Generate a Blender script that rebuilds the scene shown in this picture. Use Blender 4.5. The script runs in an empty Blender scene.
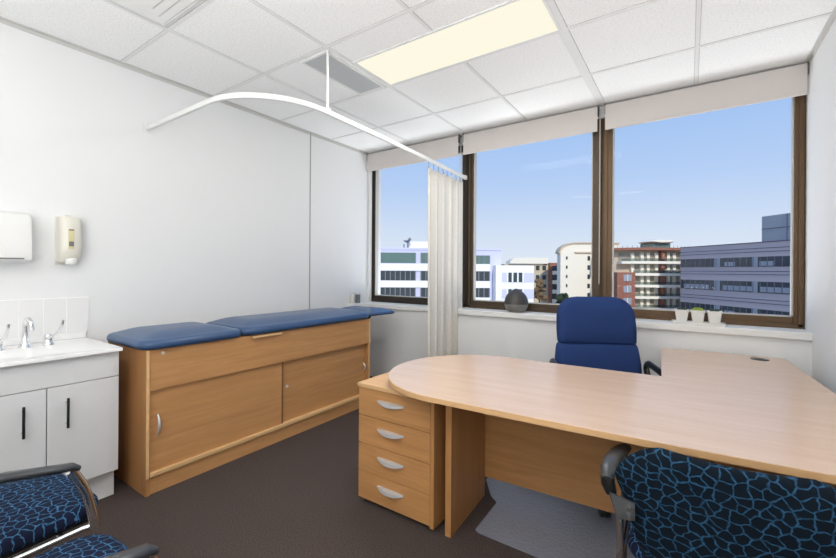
import bpy, bmesh, math, random
from mathutils import Vector, Matrix
random.seed(7)
D = bpy.data
COL = bpy.context.scene.collection
R = math.radians
PI = math.pi

# ------------------------------------------------------------------ materials
def new_mat(name):
    m = D.materials.new(name); m.use_nodes = True
    nt = m.node_tree; nt.nodes.clear()
    out = nt.nodes.new('ShaderNodeOutputMaterial')
    return m, nt, out

def N(nt, t, **kw):
    n = nt.nodes.new(t)
    for k, v in kw.items():
        if k in n.inputs: n.inputs[k].default_value = v
        else: setattr(n, k, v)
    return n

def lin(c):
    return tuple((x / 12.92 if x <= .04045 else ((x + .055) / 1.055) ** 2.4) for x in c)

def rgb(r, g, b): return (*lin((r / 255, g / 255, b / 255)), 1)

def plain(name, col, rough=.5, metal=0, noise=0, scale=30, bump=0, bscale=200, spec=.5, coat=0):
    m, nt, out = new_mat(name)
    b = N(nt, 'ShaderNodeBsdfPrincipled', Roughness=rough, Metallic=metal)
    b.inputs['Base Color'].default_value = col
    b.inputs['Specular IOR Level'].default_value = spec
    if coat: b.inputs['Coat Weight'].default_value = coat
    tc = N(nt, 'ShaderNodeTexCoord')
    if noise:
        nz = N(nt, 'ShaderNodeTexNoise', Scale=scale, Detail=4)
        nt.links.new(tc.outputs['Object'], nz.inputs['Vector'])
        mx = N(nt, 'ShaderNodeMix', data_type='RGBA', blend_type='MIX')
        mx.inputs[6].default_value = tuple(c * (1 - noise) for c in col[:3]) + (1,)
        mx.inputs[7].default_value = tuple(min(1, c * (1 + noise)) for c in col[:3]) + (1,)
        nt.links.new(nz.outputs['Fac'], mx.inputs[0])
        nt.links.new(mx.outputs[2], b.inputs['Base Color'])
    if bump:
        nz2 = N(nt, 'ShaderNodeTexNoise', Scale=bscale, Detail=3)
        nt.links.new(tc.outputs['Object'], nz2.inputs['Vector'])
        bp = N(nt, 'ShaderNodeBump', Strength=bump, Distance=.004)
        nt.links.new(nz2.outputs['Fac'], bp.inputs['Height'])
        nt.links.new(bp.outputs[0], b.inputs['Normal'])
    nt.links.new(b.outputs[0], out.inputs[0])
    return m

def wood(name, col, axis, rough=.42, contrast=.16):
    m, nt, out = new_mat(name)
    b = N(nt, 'ShaderNodeBsdfPrincipled', Roughness=rough)
    tc = N(nt, 'ShaderNodeTexCoord'); mp = N(nt, 'ShaderNodeMapping')
    s = [16, 16, 16]; s['xyz'.index(axis)] = .9
    mp.inputs['Scale'].default_value = s
    nt.links.new(tc.outputs['Object'], mp.inputs[0])
    n1 = N(nt, 'ShaderNodeTexNoise', Scale=1.6, Detail=5, Roughness=.6)
    n1.inputs['Distortion'].default_value = .6
    nt.links.new(mp.outputs[0], n1.inputs['Vector'])
    n2 = N(nt, 'ShaderNodeTexNoise', Scale=9, Detail=3)
    nt.links.new(mp.outputs[0], n2.inputs['Vector'])
    add = N(nt, 'ShaderNodeMath', operation='MULTIPLY_ADD')
    add.inputs[1].default_value = .35
    nt.links.new(n2.outputs['Fac'], add.inputs[0]); nt.links.new(n1.outputs['Fac'], add.inputs[2])
    cr = N(nt, 'ShaderNodeValToRGB')
    cr.color_ramp.elements[0].position = .42; cr.color_ramp.elements[1].position = .92
    cr.color_ramp.elements[0].color = tuple(c * (1 - contrast) * f for c, f in zip(col[:3], (1, .97, .92))) + (1,)
    cr.color_ramp.elements[1].color = tuple(min(1, c * (1 + contrast)) for c in col[:3]) + (1,)
    nt.links.new(add.outputs[0], cr.inputs[0])
    nt.links.new(cr.outputs[0], b.inputs['Base Color'])
    nt.links.new(b.outputs[0], out.inputs[0])
    return m

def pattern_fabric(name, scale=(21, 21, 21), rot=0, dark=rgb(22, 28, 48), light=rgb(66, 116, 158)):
    # woven upholstery: dark rounded cells in a network of light blue lines
    m, nt, out = new_mat(name)
    b = N(nt, 'ShaderNodeBsdfPrincipled', Roughness=.9)
    b.inputs['Specular IOR Level'].default_value = .15
    tc = N(nt, 'ShaderNodeTexCoord'); mp = N(nt, 'ShaderNodeMapping')
    mp.inputs['Scale'].default_value = scale; mp.inputs['Rotation'].default_value = (rot, 0, 0)
    nt.links.new(tc.outputs['Object'], mp.inputs[0])
    dn = N(nt, 'ShaderNodeTexNoise', Scale=1.3, Detail=1)
    nt.links.new(mp.outputs[0], dn.inputs['Vector'])
    mixv = N(nt, 'ShaderNodeMix', data_type='RGBA', blend_type='LINEAR_LIGHT')
    mixv.inputs[0].default_value = .28
    nt.links.new(mp.outputs[0], mixv.inputs[6]); nt.links.new(dn.outputs['Color'], mixv.inputs[7])
    vo = N(nt, 'ShaderNodeTexVoronoi', feature='DISTANCE_TO_EDGE', voronoi_dimensions='2D', Scale=1)
    vo.inputs['Randomness'].default_value = .85
    nt.links.new(mixv.outputs[2], vo.inputs['Vector'])
    cr = N(nt, 'ShaderNodeValToRGB')
    e = cr.color_ramp.elements
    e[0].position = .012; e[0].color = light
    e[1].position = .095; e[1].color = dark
    nt.links.new(vo.outputs['Distance'], cr.inputs[0])
    n3 = N(nt, 'ShaderNodeTexNoise', Scale=2.2, Detail=1)
    nt.links.new(mp.outputs[0], n3.inputs['Vector'])
    mx = N(nt, 'ShaderNodeMix', data_type='RGBA', blend_type='MIX')
    mx.inputs[7].default_value = tuple(c * 1.0 for c in dark[:3]) + (1,)
    mr = N(nt, 'ShaderNodeMapRange'); mr.inputs[1].default_value = .4; mr.inputs[2].default_value = .7
    mr.inputs[3].default_value = 0; mr.inputs[4].default_value = .65
    nt.links.new(n3.outputs['Fac'], mr.inputs[0]); nt.links.new(mr.outputs[0], mx.inputs[0])
    nt.links.new(cr.outputs[0], mx.inputs[6])
    nt.links.new(mx.outputs[2], b.inputs['Base Color'])
    nt.links.new(b.outputs[0], out.inputs[0])
    return m

def carpet_mat():
    m, nt, out = new_mat('carpet')
    b = N(nt, 'ShaderNodeBsdfPrincipled', Roughness=1)
    b.inputs['Specular IOR Level'].default_value = .05
    tc = N(nt, 'ShaderNodeTexCoord')
    n = N(nt, 'ShaderNodeTexNoise', Scale=160, Detail=5, Roughness=.8)
    nt.links.new(tc.outputs['Object'], n.inputs['Vector'])
    cr = N(nt, 'ShaderNodeValToRGB')
    cr.color_ramp.elements[0].position = .3; cr.color_ramp.elements[0].color = rgb(38, 33, 32)
    cr.color_ramp.elements[1].position = .72; cr.color_ramp.elements[1].color = rgb(102, 91, 87)
    nt.links.new(n.outputs['Fac'], cr.inputs[0]); nt.links.new(cr.outputs[0], b.inputs['Base Color'])
    bp = N(nt, 'ShaderNodeBump', Strength=.6, Distance=.004)
    nt.links.new(n.outputs['Fac'], bp.inputs['Height']); nt.links.new(bp.outputs[0], b.inputs['Normal'])
    nt.links.new(b.outputs[0], out.inputs[0])
    return m

def tile_mat():
    m, nt, out = new_mat('ceiling_tile')
    b = N(nt, 'ShaderNodeBsdfPrincipled', Roughness=.95)
    b.inputs['Specular IOR Level'].default_value = .1
    tc = N(nt, 'ShaderNodeTexCoord')
    n = N(nt, 'ShaderNodeTexNoise', Scale=90, Detail=6, Roughness=.75)
    nt.links.new(tc.outputs['Object'], n.inputs['Vector'])
    cr = N(nt, 'ShaderNodeValToRGB')
    cr.color_ramp.elements[0].position = .32; cr.color_ramp.elements[0].color = rgb(226, 226, 224)
    cr.color_ramp.elements[1].position = .55; cr.color_ramp.elements[1].color = rgb(246, 246, 245)
    nt.links.new(n.outputs['Fac'], cr.inputs[0]); nt.links.new(cr.outputs[0], b.inputs['Base Color'])
    bp = N(nt, 'ShaderNodeBump', Strength=.25, Distance=.003)
    nt.links.new(n.outputs['Fac'], bp.inputs['Height']); nt.links.new(bp.outputs[0], b.inputs['Normal'])
    nt.links.new(b.outputs[0], out.inputs[0])
    return m

def glass_mat(name, tint=(1, 1, 1, 1), refl=.002):
    m, nt, out = new_mat(name)
    t = N(nt, 'ShaderNodeBsdfTransparent'); t.inputs[0].default_value = tint
    g = N(nt, 'ShaderNodeBsdfGlossy', Roughness=.02)
    mx = N(nt, 'ShaderNodeMixShader'); mx.inputs[0].default_value = refl
    nt.links.new(t.outputs[0], mx.inputs[1]); nt.links.new(g.outputs[0], mx.inputs[2])
    nt.links.new(mx.outputs[0], out.inputs[0])
    return m

def cloth_mat():
    m, nt, out = new_mat('cream_curtain')
    d = N(nt, 'ShaderNodeBsdfDiffuse'); t = N(nt, 'ShaderNodeBsdfTranslucent')
    tc = N(nt, 'ShaderNodeTexCoord'); n = N(nt, 'ShaderNodeTexNoise', Scale=40, Detail=3)
    nt.links.new(tc.outputs['Object'], n.inputs['Vector'])
    cr = N(nt, 'ShaderNodeValToRGB')
    cr.color_ramp.elements[0].color = rgb(246, 241, 232); cr.color_ramp.elements[1].color = rgb(253, 251, 247)
    nt.links.new(n.outputs['Fac'], cr.inputs[0])
    for q in (d, t): nt.links.new(cr.outputs[0], q.inputs[0])
    mx = N(nt, 'ShaderNodeMixShader'); mx.inputs[0].default_value = .38
    nt.links.new(d.outputs[0], mx.inputs[1]); nt.links.new(t.outputs[0], mx.inputs[2])
    nt.links.new(mx.outputs[0], out.inputs[0])
    return m

def vinyl_mat():
    m, nt, out = new_mat('clear_vinyl')
    t = N(nt, 'ShaderNodeBsdfTransparent'); t.inputs[0].default_value = (.75, .78, .85, 1)
    p = N(nt, 'ShaderNodeBsdfPrincipled', Roughness=.2)
    p.inputs['Base Color'].default_value = rgb(158, 163, 178)
    p.inputs['Specular IOR Level'].default_value = .8
    tc = N(nt, 'ShaderNodeTexCoord')
    n = N(nt, 'ShaderNodeTexNoise', Scale=75, Detail=2)
    nt.links.new(tc.outputs['Object'], n.inputs['Vector'])
    bp = N(nt, 'ShaderNodeBump', Strength=.55, Distance=.012)
    nt.links.new(n.outputs['Fac'], bp.inputs['Height']); nt.links.new(bp.outputs[0], p.inputs['Normal'])
    mx = N(nt, 'ShaderNodeMixShader'); mx.inputs[0].default_value = .62
    nt.links.new(t.outputs[0], mx.inputs[1]); nt.links.new(p.outputs[0], mx.inputs[2])
    nt.links.new(mx.outputs[0], out.inputs[0])
    return m

def emit_mat(name, col, s):
    m, nt, out = new_mat(name)
    e = N(nt, 'ShaderNodeEmission', Strength=s); e.inputs[0].default_value = col
    nt.links.new(e.outputs[0], out.inputs[0])
    return m

def brick_mat():
    m, nt, out = new_mat('brick')
    b = N(nt, 'ShaderNodeBsdfPrincipled', Roughness=.9)
    tc = N(nt, 'ShaderNodeTexCoord')
    n = N(nt, 'ShaderNodeTexNoise', Scale=1.5, Detail=6)
    nt.links.new(tc.outputs['Object'], n.inputs['Vector'])
    cr = N(nt, 'ShaderNodeValToRGB')
    cr.color_ramp.elements[0].color = rgb(130, 84, 70); cr.color_ramp.elements[1].color = rgb(168, 116, 98)
    nt.links.new(n.outputs['Fac'], cr.inputs[0]); nt.links.new(cr.outputs[0], b.inputs['Base Color'])
    nt.links.new(b.outputs[0], out.inputs[0])
    return m

M = dict(
    wall=plain('wall_paint', rgb(224, 225, 225), .75, noise=.012, scale=3, bump=.04, bscale=120, spec=.2),
    white=plain('white_paint', rgb(224, 224, 222), .45, noise=.01, scale=5),
    cabinet=plain('white_laminate', rgb(212, 213, 214), .35, noise=.012, scale=6),
    counter=plain('white_basin_top', rgb(230, 230, 230), .22, noise=.01, scale=6),
    tile=plain('white_wall_tile', rgb(226, 226, 226), .18, noise=.01, scale=4),
    grout=plain('tile_grout', rgb(240, 240, 240), .8, noise=.01),
    grid=plain('grid_white', rgb(226, 226, 224), .5, noise=.01),
    angle=plain('wall_angle_grey', rgb(196, 195, 192), .5, noise=.02),
    gap=plain('dark_gap', rgb(96, 94, 92), .8, noise=.05),
    joint=plain('tile_joint', rgb(160, 159, 156), .8, noise=.03),
    carpet=carpet_mat(), ceil=tile_mat(),
    wood_x=wood('beech_along_width', rgb(180, 132, 84), 'x'),
    wood_y=wood('beech_along_length', rgb(184, 137, 90), 'y'),
    wood_z=wood('beech_upright', rgb(172, 124, 78), 'z'),
    wood_dark=wood('beech_dark_edge', rgb(128, 90, 56), 'z'),
    wood_edge=wood('beech_edge_band', rgb(214, 176, 128), 'y', .45, .06),
    wood_edge_x=wood('beech_edge_band_wide', rgb(206, 166, 120), 'x', .45, .06),
    desk_x=wood('pale_beech_top', rgb(204, 178, 158), 'x', .27, .05),
    blue_vinyl=plain('blue_vinyl', rgb(50, 78, 116), .3, noise=.04, scale=8, bump=.06, bscale=260),
    navy=plain('navy_fabric', rgb(36, 56, 102), .9, noise=.1, scale=140, bump=.12, bscale=400, spec=.15),
    chrome=plain('chrome', rgb(232, 232, 232), .16, 1, noise=.01),
    satin=plain('satin_metal', rgb(208, 210, 212), .36, .45, noise=.02),
    frame_bronze=plain('bronze_aluminium', rgb(92, 70, 46), .42, .35, noise=.06, scale=6),
    frame_dark=plain('dark_bronze_aluminium', rgb(52, 44, 36), .45, .3, noise=.05, scale=6),
    frame_mid=plain('brown_aluminium', rgb(72, 58, 42), .42, .3, noise=.06, scale=6),
    bead=plain('glazing_bead', rgb(188, 186, 180), .5, noise=.02),
    glass=glass_mat('window_glass'),
    vinyl=vinyl_mat(),
    black=plain('black_plastic', rgb(28, 28, 30), .38, noise=.05),
    gunmetal=plain('gunmetal', rgb(98, 100, 102), .35, .7, noise=.03),
    arm=plain('arm_polymer', rgb(52, 55, 58), .34, noise=.05),
    blind=plain('blind_fabric', rgb(206, 200, 196), .9, noise=.015, scale=40, bump=.05, bscale=500, spec=.1),
    curtain=cloth_mat(),
    curtain_hem=plain('cream_hem', rgb(226, 214, 192), .9, noise=.02, scale=30, spec=.1),
    light=emit_mat('lit_diffuser', rgb(254, 249, 228), 1.0),
    vent=plain('grey_grille', rgb(198, 200, 200), .5, .3, noise=.04),
    vent_dark=plain('vent_shadow', rgb(150, 152, 152), .8, noise=.05),
    ivory=plain('ivory_plastic', rgb(216, 213, 202), .35, noise=.01),
    yellow=plain('soap_yellow', rgb(205, 196, 150), .3, noise=.05),
    greyw=plain('grey_window', rgb(110, 110, 110), .3, noise=.05),
    stone=plain('dark_stone', rgb(62, 60, 60), .45, noise=.25, scale=9),
    stone_pale=plain('grey_stone', rgb(132, 130, 126), .6, noise=.18, scale=30),
    pot=plain('white_ceramic', rgb(224, 224, 220), .35, noise=.03, scale=60, bump=.25, bscale=160),
    soil=plain('potting_soil', rgb(46, 40, 34), .95, noise=.2, scale=120),
    moss=plain('bright_moss', rgb(132, 150, 52), .9, noise=.25, scale=90),
    succ=plain('dark_succulent', rgb(58, 76, 66), .7, noise=.25, scale=60),
    bwhite=plain('facade_white', rgb(244, 244, 244), .8, noise=.01, scale=.4),
    blav=plain('facade_lavender', rgb(206, 208, 236), .7, noise=.02, scale=.3),
    bgreen=plain('green_glazing', rgb(96, 122, 116), .15, noise=.1, scale=.3),
    bglass=plain('dark_glazing', rgb(58, 68, 74), .15, noise=.3, scale=.5),
    shade_glass=plain('balcony_glazing', rgb(160, 152, 138), .3, noise=.35, scale=.5),
    rail_glass=glass_mat('balustrade_glass', (.62, .68, .66, 1), .12),
    bframe=plain('facade_frame', rgb(120, 124, 128), .6, noise=.03),
    bpurple=plain('facade_purple_grey', rgb(188, 178, 184), .7, noise=.03, scale=.3),
    bpurple_d=plain('facade_groove', rgb(92, 88, 108), .7, noise=.05),
    bgrey=plain('penthouse_grey', rgb(150, 158, 170), .6, noise=.03, scale=.3),
    cream=plain('facade_cream', rgb(240, 234, 218), .85, noise=.02, scale=.3),
    tan=plain('facade_tan', rgb(205, 188, 162), .85, noise=.05, scale=.5),
    brick=brick_mat(),
    concrete=plain('outdoor_ground', rgb(150, 150, 144), .95, noise=.1, scale=.2),
    leaf=plain('tree_leaves', rgb(44, 58, 38), .9, noise=.4, scale=3),
    leaf_dry=plain('bare_twigs', rgb(120, 100, 74), .9, noise=.3, scale=3),
    bark=plain('bark', rgb(74, 62, 50), .95, noise=.2, scale=4),
)
M['fabric'] = pattern_fabric('blue_network_fabric', scale=(37, 37, 37))
M['fabric_shaded'] = pattern_fabric('blue_network_fabric_shaded', scale=(32, 32, 38), rot=R(-90), dark=rgb(8, 19, 29), light=rgb(44, 84, 116))  # same upholstery for the backrests, their shade darkened into both colours

# ------------------------------------------------------------------ geometry helpers
def box(bm, x0, x1, y0, y1, z0, z1, bev=0, seg=2):
    r = bmesh.ops.create_cube(bm, size=1)
    vs = r['verts']
    for v in vs:
        v.co = Vector(((x0 + x1) / 2 + v.co.x * (x1 - x0), (y0 + y1) / 2 + v.co.y * (y1 - y0), (z0 + z1) / 2 + v.co.z * (z1 - z0)))
    if bev:
        es = {e for v in vs for e in v.link_edges}
        bmesh.ops.bevel(bm, geom=list(es), offset=bev, segments=seg, affect='EDGES', profile=.5)

def loft(bm, rings, cap0=True, cap1=True, closed=True):
    vr = [[bm.verts.new(p) for p in r] for r in rings]
    n = len(rings[0])
    for a, b in zip(vr, vr[1:]):
        for i in range(n if closed else n - 1):
            j = (i + 1) % n
            bm.faces.new((a[i], a[j], b[j], b[i]))
    if cap0: bm.faces.new(list(reversed(vr[0])))
    if cap1: bm.faces.new(vr[-1])

def rrect(hx, hy, r, k=5, cx=0, cy=0):
    r = max(.0005, min(r, hx - .0002, hy - .0002))
    pts = []
    for sx, sy, a0 in ((1, 1, 0), (-1, 1, 90), (-1, -1, 180), (1, -1, 270)):
        for i in range(k + 1):
            a = R(a0 + 90 * i / k)
            pts.append((cx + sx * (hx - r) + r * math.cos(a), cy + sy * (hy - r) + r * math.sin(a)))
    return pts

def cushion(bm, x0, x1, y0, y1, z0, z1, corner=.04, edge=.02, dome=.02, tilt=0):
    # upholstered pad: rounded outline, rolled edge, gently domed top
    cx, cy, hx, hy = (x0 + x1) / 2, (y0 + y1) / 2, (x1 - x0) / 2, (y1 - y0) / 2
    h = z1 - z0 - dome
    prof = [(edge * .6, 0), (edge * .15, edge * .25), (0, edge * .7), (0, h - edge * .9)]
    for i in range(1, 5):
        a = R(90 * i / 4)
        prof.append((edge * (1 - math.cos(a)), h - edge * .9 + edge * .9 * math.sin(a)))
    for i in range(1, 13):
        t = i / 12
        prof.append((edge + t * (min(.20, min(hx, hy) * .8) - edge), h + dome * math.sin(t * PI / 2)))
    rings = []
    for o, z in prof:
        pts = rrect(hx - o, hy - o, max(corner - o * .45, .03), 7, cx, cy)
        rings.append([(x, y, z0 + z + tilt * (y - y0)) for x, y in pts])
    loft(bm, rings)

def tube(bm, path, r, n=10, ry=None, cap=True, up=None):
    # sweep along a polyline; r may be one radius or one per point; ry = second radius (oval section)
    P = [Vector(p) for p in path]
    rings = []; prev = None
    for i, p in enumerate(P):
        if i == 0: t = P[1] - P[0]
        elif i == len(P) - 1: t = P[-1] - P[-2]
        else: t = (P[i + 1] - P[i]).normalized() + (P[i] - P[i - 1]).normalized()
        t.normalize()
        if prev is None:
            u = Vector(up) if up else (Vector((0, 0, 1)) if abs(t.z) < .9 else Vector((1, 0, 0)))
        else: u = prev
        u = (u - t * u.dot(t)).normalized(); prev = u
        w = t.cross(u)
        a = r[i] if isinstance(r, (list, tuple)) else r
        b = a if ry is None else (ry[i] if isinstance(ry, (list, tuple)) else ry)
        rings.append([p + u * (a * math.cos(2 * PI * k / n)) + w * (b * math.sin(2 * PI * k / n)) for k in range(n)])
    loft(bm, rings, cap, cap)

def smooth_path(pts, k=6, rad=.06):
    # round the corners of a polyline
    P = [Vector(p) for p in pts]; out = [P[0]]
    for a, b, c in zip(P, P[1:], P[2:]):
        d1 = (a - b); d2 = (c - b)
        q = min(rad, d1.length * .49, d2.length * .49)
        s = b + d1.normalized() * q; e = b + d2.normalized() * q
        for i in range(k + 1):
            t = i / k
            out.append(s * (1 - t) ** 2 + b * (2 * t * (1 - t)) + e * t * t)
    out.append(P[-1])
    return out

def lathe(bm, prof, cx=0, cy=0, n=24):
    loft(bm, [[(cx + r * math.cos(2 * PI * k / n), cy + r * math.sin(2 * PI * k / n), z) for k in range(n)] for r, z in prof])

def prism(bm, pts, z0, z1):
    loft(bm, [[(x, y, z0) for x, y in pts], [(x, y, z1) for x, y in pts]])

def cyl(bm, p, q, r, n=12): tube(bm, [p, q], r, n)

def obj(name, bm, mat, parent=None, smooth=False, kind=None):
    if parent is not None and parent.get('_w'):
        pass
    bmesh.ops.recalc_face_normals(bm, faces=bm.faces)
    me = D.meshes.new(name); bm.to_mesh(me); bm.free()
    o = D.objects.new(name, me); COL.objects.link(o)
    me.materials.append(mat)
    if smooth:
        for p in me.polygons: p.use_smooth = True
        me.set_sharp_from_angle(angle=R(smooth if smooth is not True else 50))
    if parent is not None: o.parent = parent
    if kind: o['kind'] = kind
    return o

def tag(o, label, cat, group=None):
    o['label'] = label; o['category'] = cat
    if group: o['group'] = group
    return o

class Thing:
    """An Empty at a thing's base; parts are written in room coordinates (world=True) or in the thing's own."""
    def __init__(s, name, label, cat, loc, rz=0, world=True, group=None):
        s.o = D.objects.new(name, None); COL.objects.link(s.o)
        s.o.location = loc; s.o.rotation_euler = (0, 0, rz); s.o.empty_display_size = .1
        tag(s.o, label, cat, group)
        s.off = -Vector(loc) if world else Vector((0, 0, 0))
    def part(s, name, bm, mat, parent=None, smooth=False, label=None):
        bmesh.ops.translate(bm, verts=bm.verts, vec=s.off)
        p = obj(name, bm, mat, parent or s.o, smooth)
        if label: p['label'] = label
        return p

def B(*args, **kw):
    bm = bmesh.new()
    if args: box(bm, *args, **kw)
    return bm

def struct(name, bm, mat, parent=None, smooth=False):
    o = obj(name, bm, mat, parent, smooth)
    if parent is None: o['kind'] = 'structure'
    return o

def copy_thing(root, **kw):
    r = root.copy(); COL.objects.link(r)
    for k, v in kw.items():
        if k in ('label', 'group'): r[k] = v
        else: setattr(r, k, v)
    for ch in list(root.children):
        c = ch.copy(); COL.objects.link(c); c.parent = r
        for g in list(ch.children):
            d = g.copy(); COL.objects.link(d); d.parent = c
    return r

# ------------------------------------------------------------------ room shell
XR, YB, YW, H = 3.955, -1.6, 3.602, 2.755     # right wall, back wall, wall below the sill, ceiling
YF = 3.80                                      # inner face of the window frames
struct('floor', B(-.1, XR + .1, YB - .1, 4.0, -.15, 0), M['carpet'])
struct('ceiling', B(-.1, XR + .1, YB - .1, 4.0, H, H + .15), M['ceil'])
struct('wall_left', B(-.15, 0, YB - .1, 4.0, 0, H), M['wall'])
struct('wall_right', B(XR, XR + .15, YB - .1, 4.0, 0, H), M['wall'])
struct('wall_back', B(0, XR, YB - .15, YB, 0, H), M['wall'])
bm = B(0, XR, YW, 4.0, 0, .875); box(bm, 0, XR, 3.79, 4.0, 2.66, H)
struct('wall_window', bm, M['wall'])
# window sill board
bm = B(0, XR, 3.575, 3.86, .876, .928, bev=.006)
struct('trim_1', bm, M['white'])
# short ledge board along the left wall, at the end of the sill
struct('trim_2', B(0, .09, 3.36, 3.575, .876, .928, bev=.005), M['white'])
# wall panel joint strip on the left wall
struct('trim_3', B(0, .004, 2.828, 2.840, 0, H), M['joint'])
struct('trim_4', B(.001, .03, 3.74, 3.80, .93, 2.7), M['white'])
struct('baseboard_left', B(0, .012, .96, YW, 0, .07), M['gap'])
struct('baseboard_window', B(0, XR, YW - .012, YW, 0, .07), M['gap'])
struct('baseboard_right', B(XR - .012, XR, YB, YW - .012, 0, .07), M['gap'])
# ceiling grid
gx = [.69, 1.345, 2.0, 2.66, 3.325]; gy = [-1.475, -.82, -.165, .49, 1.145, 1.80, 2.455, 3.115]
bm = bmesh.new()
for x in gx:
    w = .028 if abs(x - 2.66) < .01 else .011
    box(bm, x - w, x + w, YB, 3.72, H - .005, H + .01)
for y in gy: box(bm, 0, XR, y - .011, y + .011, H - .0045, H + .01)
struct('trim_5', bm, M['grid'])
bm = bmesh.new()
for x in gx:
    w = .028 if abs(x - 2.66) < .01 else .011
    for s in (-1, 1): box(bm, x + s * w - .0022, x + s * w + .0022, YB, 3.72, H - .0012, H + .01)
for y in gy:
    for s in (-1, 1): box(bm, 0, XR, y + s * .011 - .0022, y + s * .011 + .0022, H - .0012, H + .01)
struct('trim_6', bm, M['joint'])
bm = bmesh.new()
box(bm, 0, .022, YB, 3.72, H - .006, H); box(bm, 0, .004, YB, 3.72, H - .028, H)
box(bm, XR - .022, XR, YB, 3.72, H - .006, H); box(bm, XR - .004, XR, YB, 3.72, H - .028, H)
struct('trim_7', bm, M['angle'])

# ------------------------------------------------------------------ windows
def window(name, x0, x1, mat, wl=.062, wr=.062):
    z0, z1 = .929, 2.655
    bm = bmesh.new()
    box(bm, x0, x0 + wl, YF, YF + .07, z0, z1, bev=.004)
    box(bm, x1 - wr, x1, YF, YF + .07, z0, z1, bev=.004)
    box(bm, x0 + wl, x1 - wr, YF, YF + .07, z0, z0 + .075, bev=.004)
    box(bm, x0 + wl, x1 - wr, YF, YF + .07, z1 - .07, z1, bev=.004)
    # stepped outer lip
    box(bm, x0 + .012, x0 + .035, YF - .012, YF, z0 + .012, z1)
    box(bm, x1 - .035, x1 - .012, YF - .012, YF, z0 + .012, z1)
    box(bm, x0 + .012, x1 - .012, YF - .012, YF, z0, z0 + .03)
    f = struct(name, bm, mat)
    bm = bmesh.new()
    t = .009
    a, b, c, d = x0 + wl, x1 - wr, z0 + .075, z1 - .07
    box(bm, a, a + t, YF + .012, YF + .06, c, d); box(bm, b - t, b, YF + .012, YF + .06, c, d)
    box(bm, a, b, YF + .012, YF + .06, c, c + t); box(bm, a, b, YF + .012, YF + .06, d - t, d)
    obj('glazing_bead', bm, M['bead'], f)
    obj('glass', B(a, b, YF + .034, YF + .040, c, d), M['glass'], f)
    return f
window('window_1', .004, 1.343, M['frame_dark'])
window('window_2', 1.353, 2.650, M['frame_mid'], .058, .072)
window('window_3', 2.664, XR - .002, M['frame_bronze'], .072, .058)
# dark mullion covers between the frames
bm = B(1.335, 1.361, YF + .02, YF + .12, .93, 2.66); box(bm, 2.642, 2.672, YF + .02, YF + .12, .93, 2.66)
struct('trim_8', bm, M['frame_bronze'])

# roller blinds, rolled nearly up
def blind(x0, x1, label):
    t = Thing('roller_blind', label, 'blind', ((x0 + x1) / 2, 3.735, 2.535), group='roller blinds along the window head')
    bm = B(x0, x1, 3.718, 3.722, 2.545, 2.738)
    t.part('blind_fabric', bm, M['blind'])
    t.part('bottom_rail', B(x0, x1, 3.711, 3.727, 2.525, 2.547, bev=.004), M['blind'])
    bm = bmesh.new(); cyl(bm, (x0 + .01, 3.752, 2.705), (x1 - .01, 3.752, 2.705), .028, 16)
    t.part('roller_tube', bm, M['angle'], smooth=True)
    for xx in (x0 - .004, x1 + .001):
        t.part('end_bracket', B(xx, xx + .003, 3.715, 3.788, 2.66, 2.752), M['gap'])
    bm = bmesh.new()
    xc = x1 + .018
    if x1 < 3.5:
        for dy in (0, .02): cyl(bm, (xc, 3.735 + dy, 1.22), (xc, 3.735 + dy, 2.72), .0028, 6)
        tube(bm, [(xc, 3.735, 1.22), (xc, 3.738, 1.212), (xc, 3.745, 1.208), (xc, 3.752, 1.212), (xc, 3.755, 1.22)], .0028, 6)
        t.part('pull_chain', bm, M['bead'], smooth=True)
blind(.008, 1.272, 'short rolled fabric blind over the left window, partly behind the curtain track')
blind(1.332, 2.628, 'rolled grey fabric blind over the middle window')
blind(2.690, 3.945, 'rolled grey fabric blind over the right-hand window beside the right wall')

# ------------------------------------------------------------------ ceiling fittings
def troffer(x0, x1, y0, y1, label):
    t = Thing('ceiling_light', label, 'ceiling light', ((x0 + x1) / 2, (y0 + y1) / 2, H), group='recessed ceiling lights')
    bm = bmesh.new()
    w = .016
    box(bm, x0, x1, y0, y0 + w, H - .008, H); box(bm, x0, x1, y1 - w, y1, H - .008, H)
    box(bm, x0, x0 + w, y0 + w, y1 - w, H - .008, H); box(bm, x1 - w, x1, y0 + w, y1 - w, H - .008, H)
    t.part('frame', bm, M['white'])
    t.part('diffuser', B(x0 + w, x1 - w, y0 + w, y1 - w, H - .006, H - .001), M['light'])
    return t
troffer(1.362, 2.655, 2.03, 2.447, 'long lit rectangular ceiling light panel near the windows')
troffer(1.362, 2.63, -.60, -.185, 'added ceiling fill light panel behind the camera, out of view')  # unseen panel added to help brighten the room

def lamp(name, loc, size, sy, power, col=(1, .975, .935), rot=(0, 0, 0)):
    l = D.lights.new(name, 'AREA'); l.shape = 'RECTANGLE'; l.size = size; l.size_y = sy; l.energy = power; l.color = col
    o = D.objects.new(name, l); COL.objects.link(o); o.location = loc; o.rotation_euler = rot
    return o
lamp('panel_lamp', (2.0, 2.237, H - .012), 1.2, .37, 18)
lamp('panel_lamp', (2.0, -.39, H - .012), 1.2, .37, 20)  # fill lamp of the added rear panel
# added unseen fill lamp, aimed up at the ceiling behind the camera
lamp('bounce_fill', (2.9, -.85, 1.05), 1.5, 1.1, 100, (1, 1, 1), (R(180), 0, 0))
# added lamp outside the windows, standing in for daylight bounced up from below
lamp('window_fill', (1.98, 4.75, .25), 3.9, 1.4, 86, (.97, .985, 1), (R(90 + 32), 0, R(180)))

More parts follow.
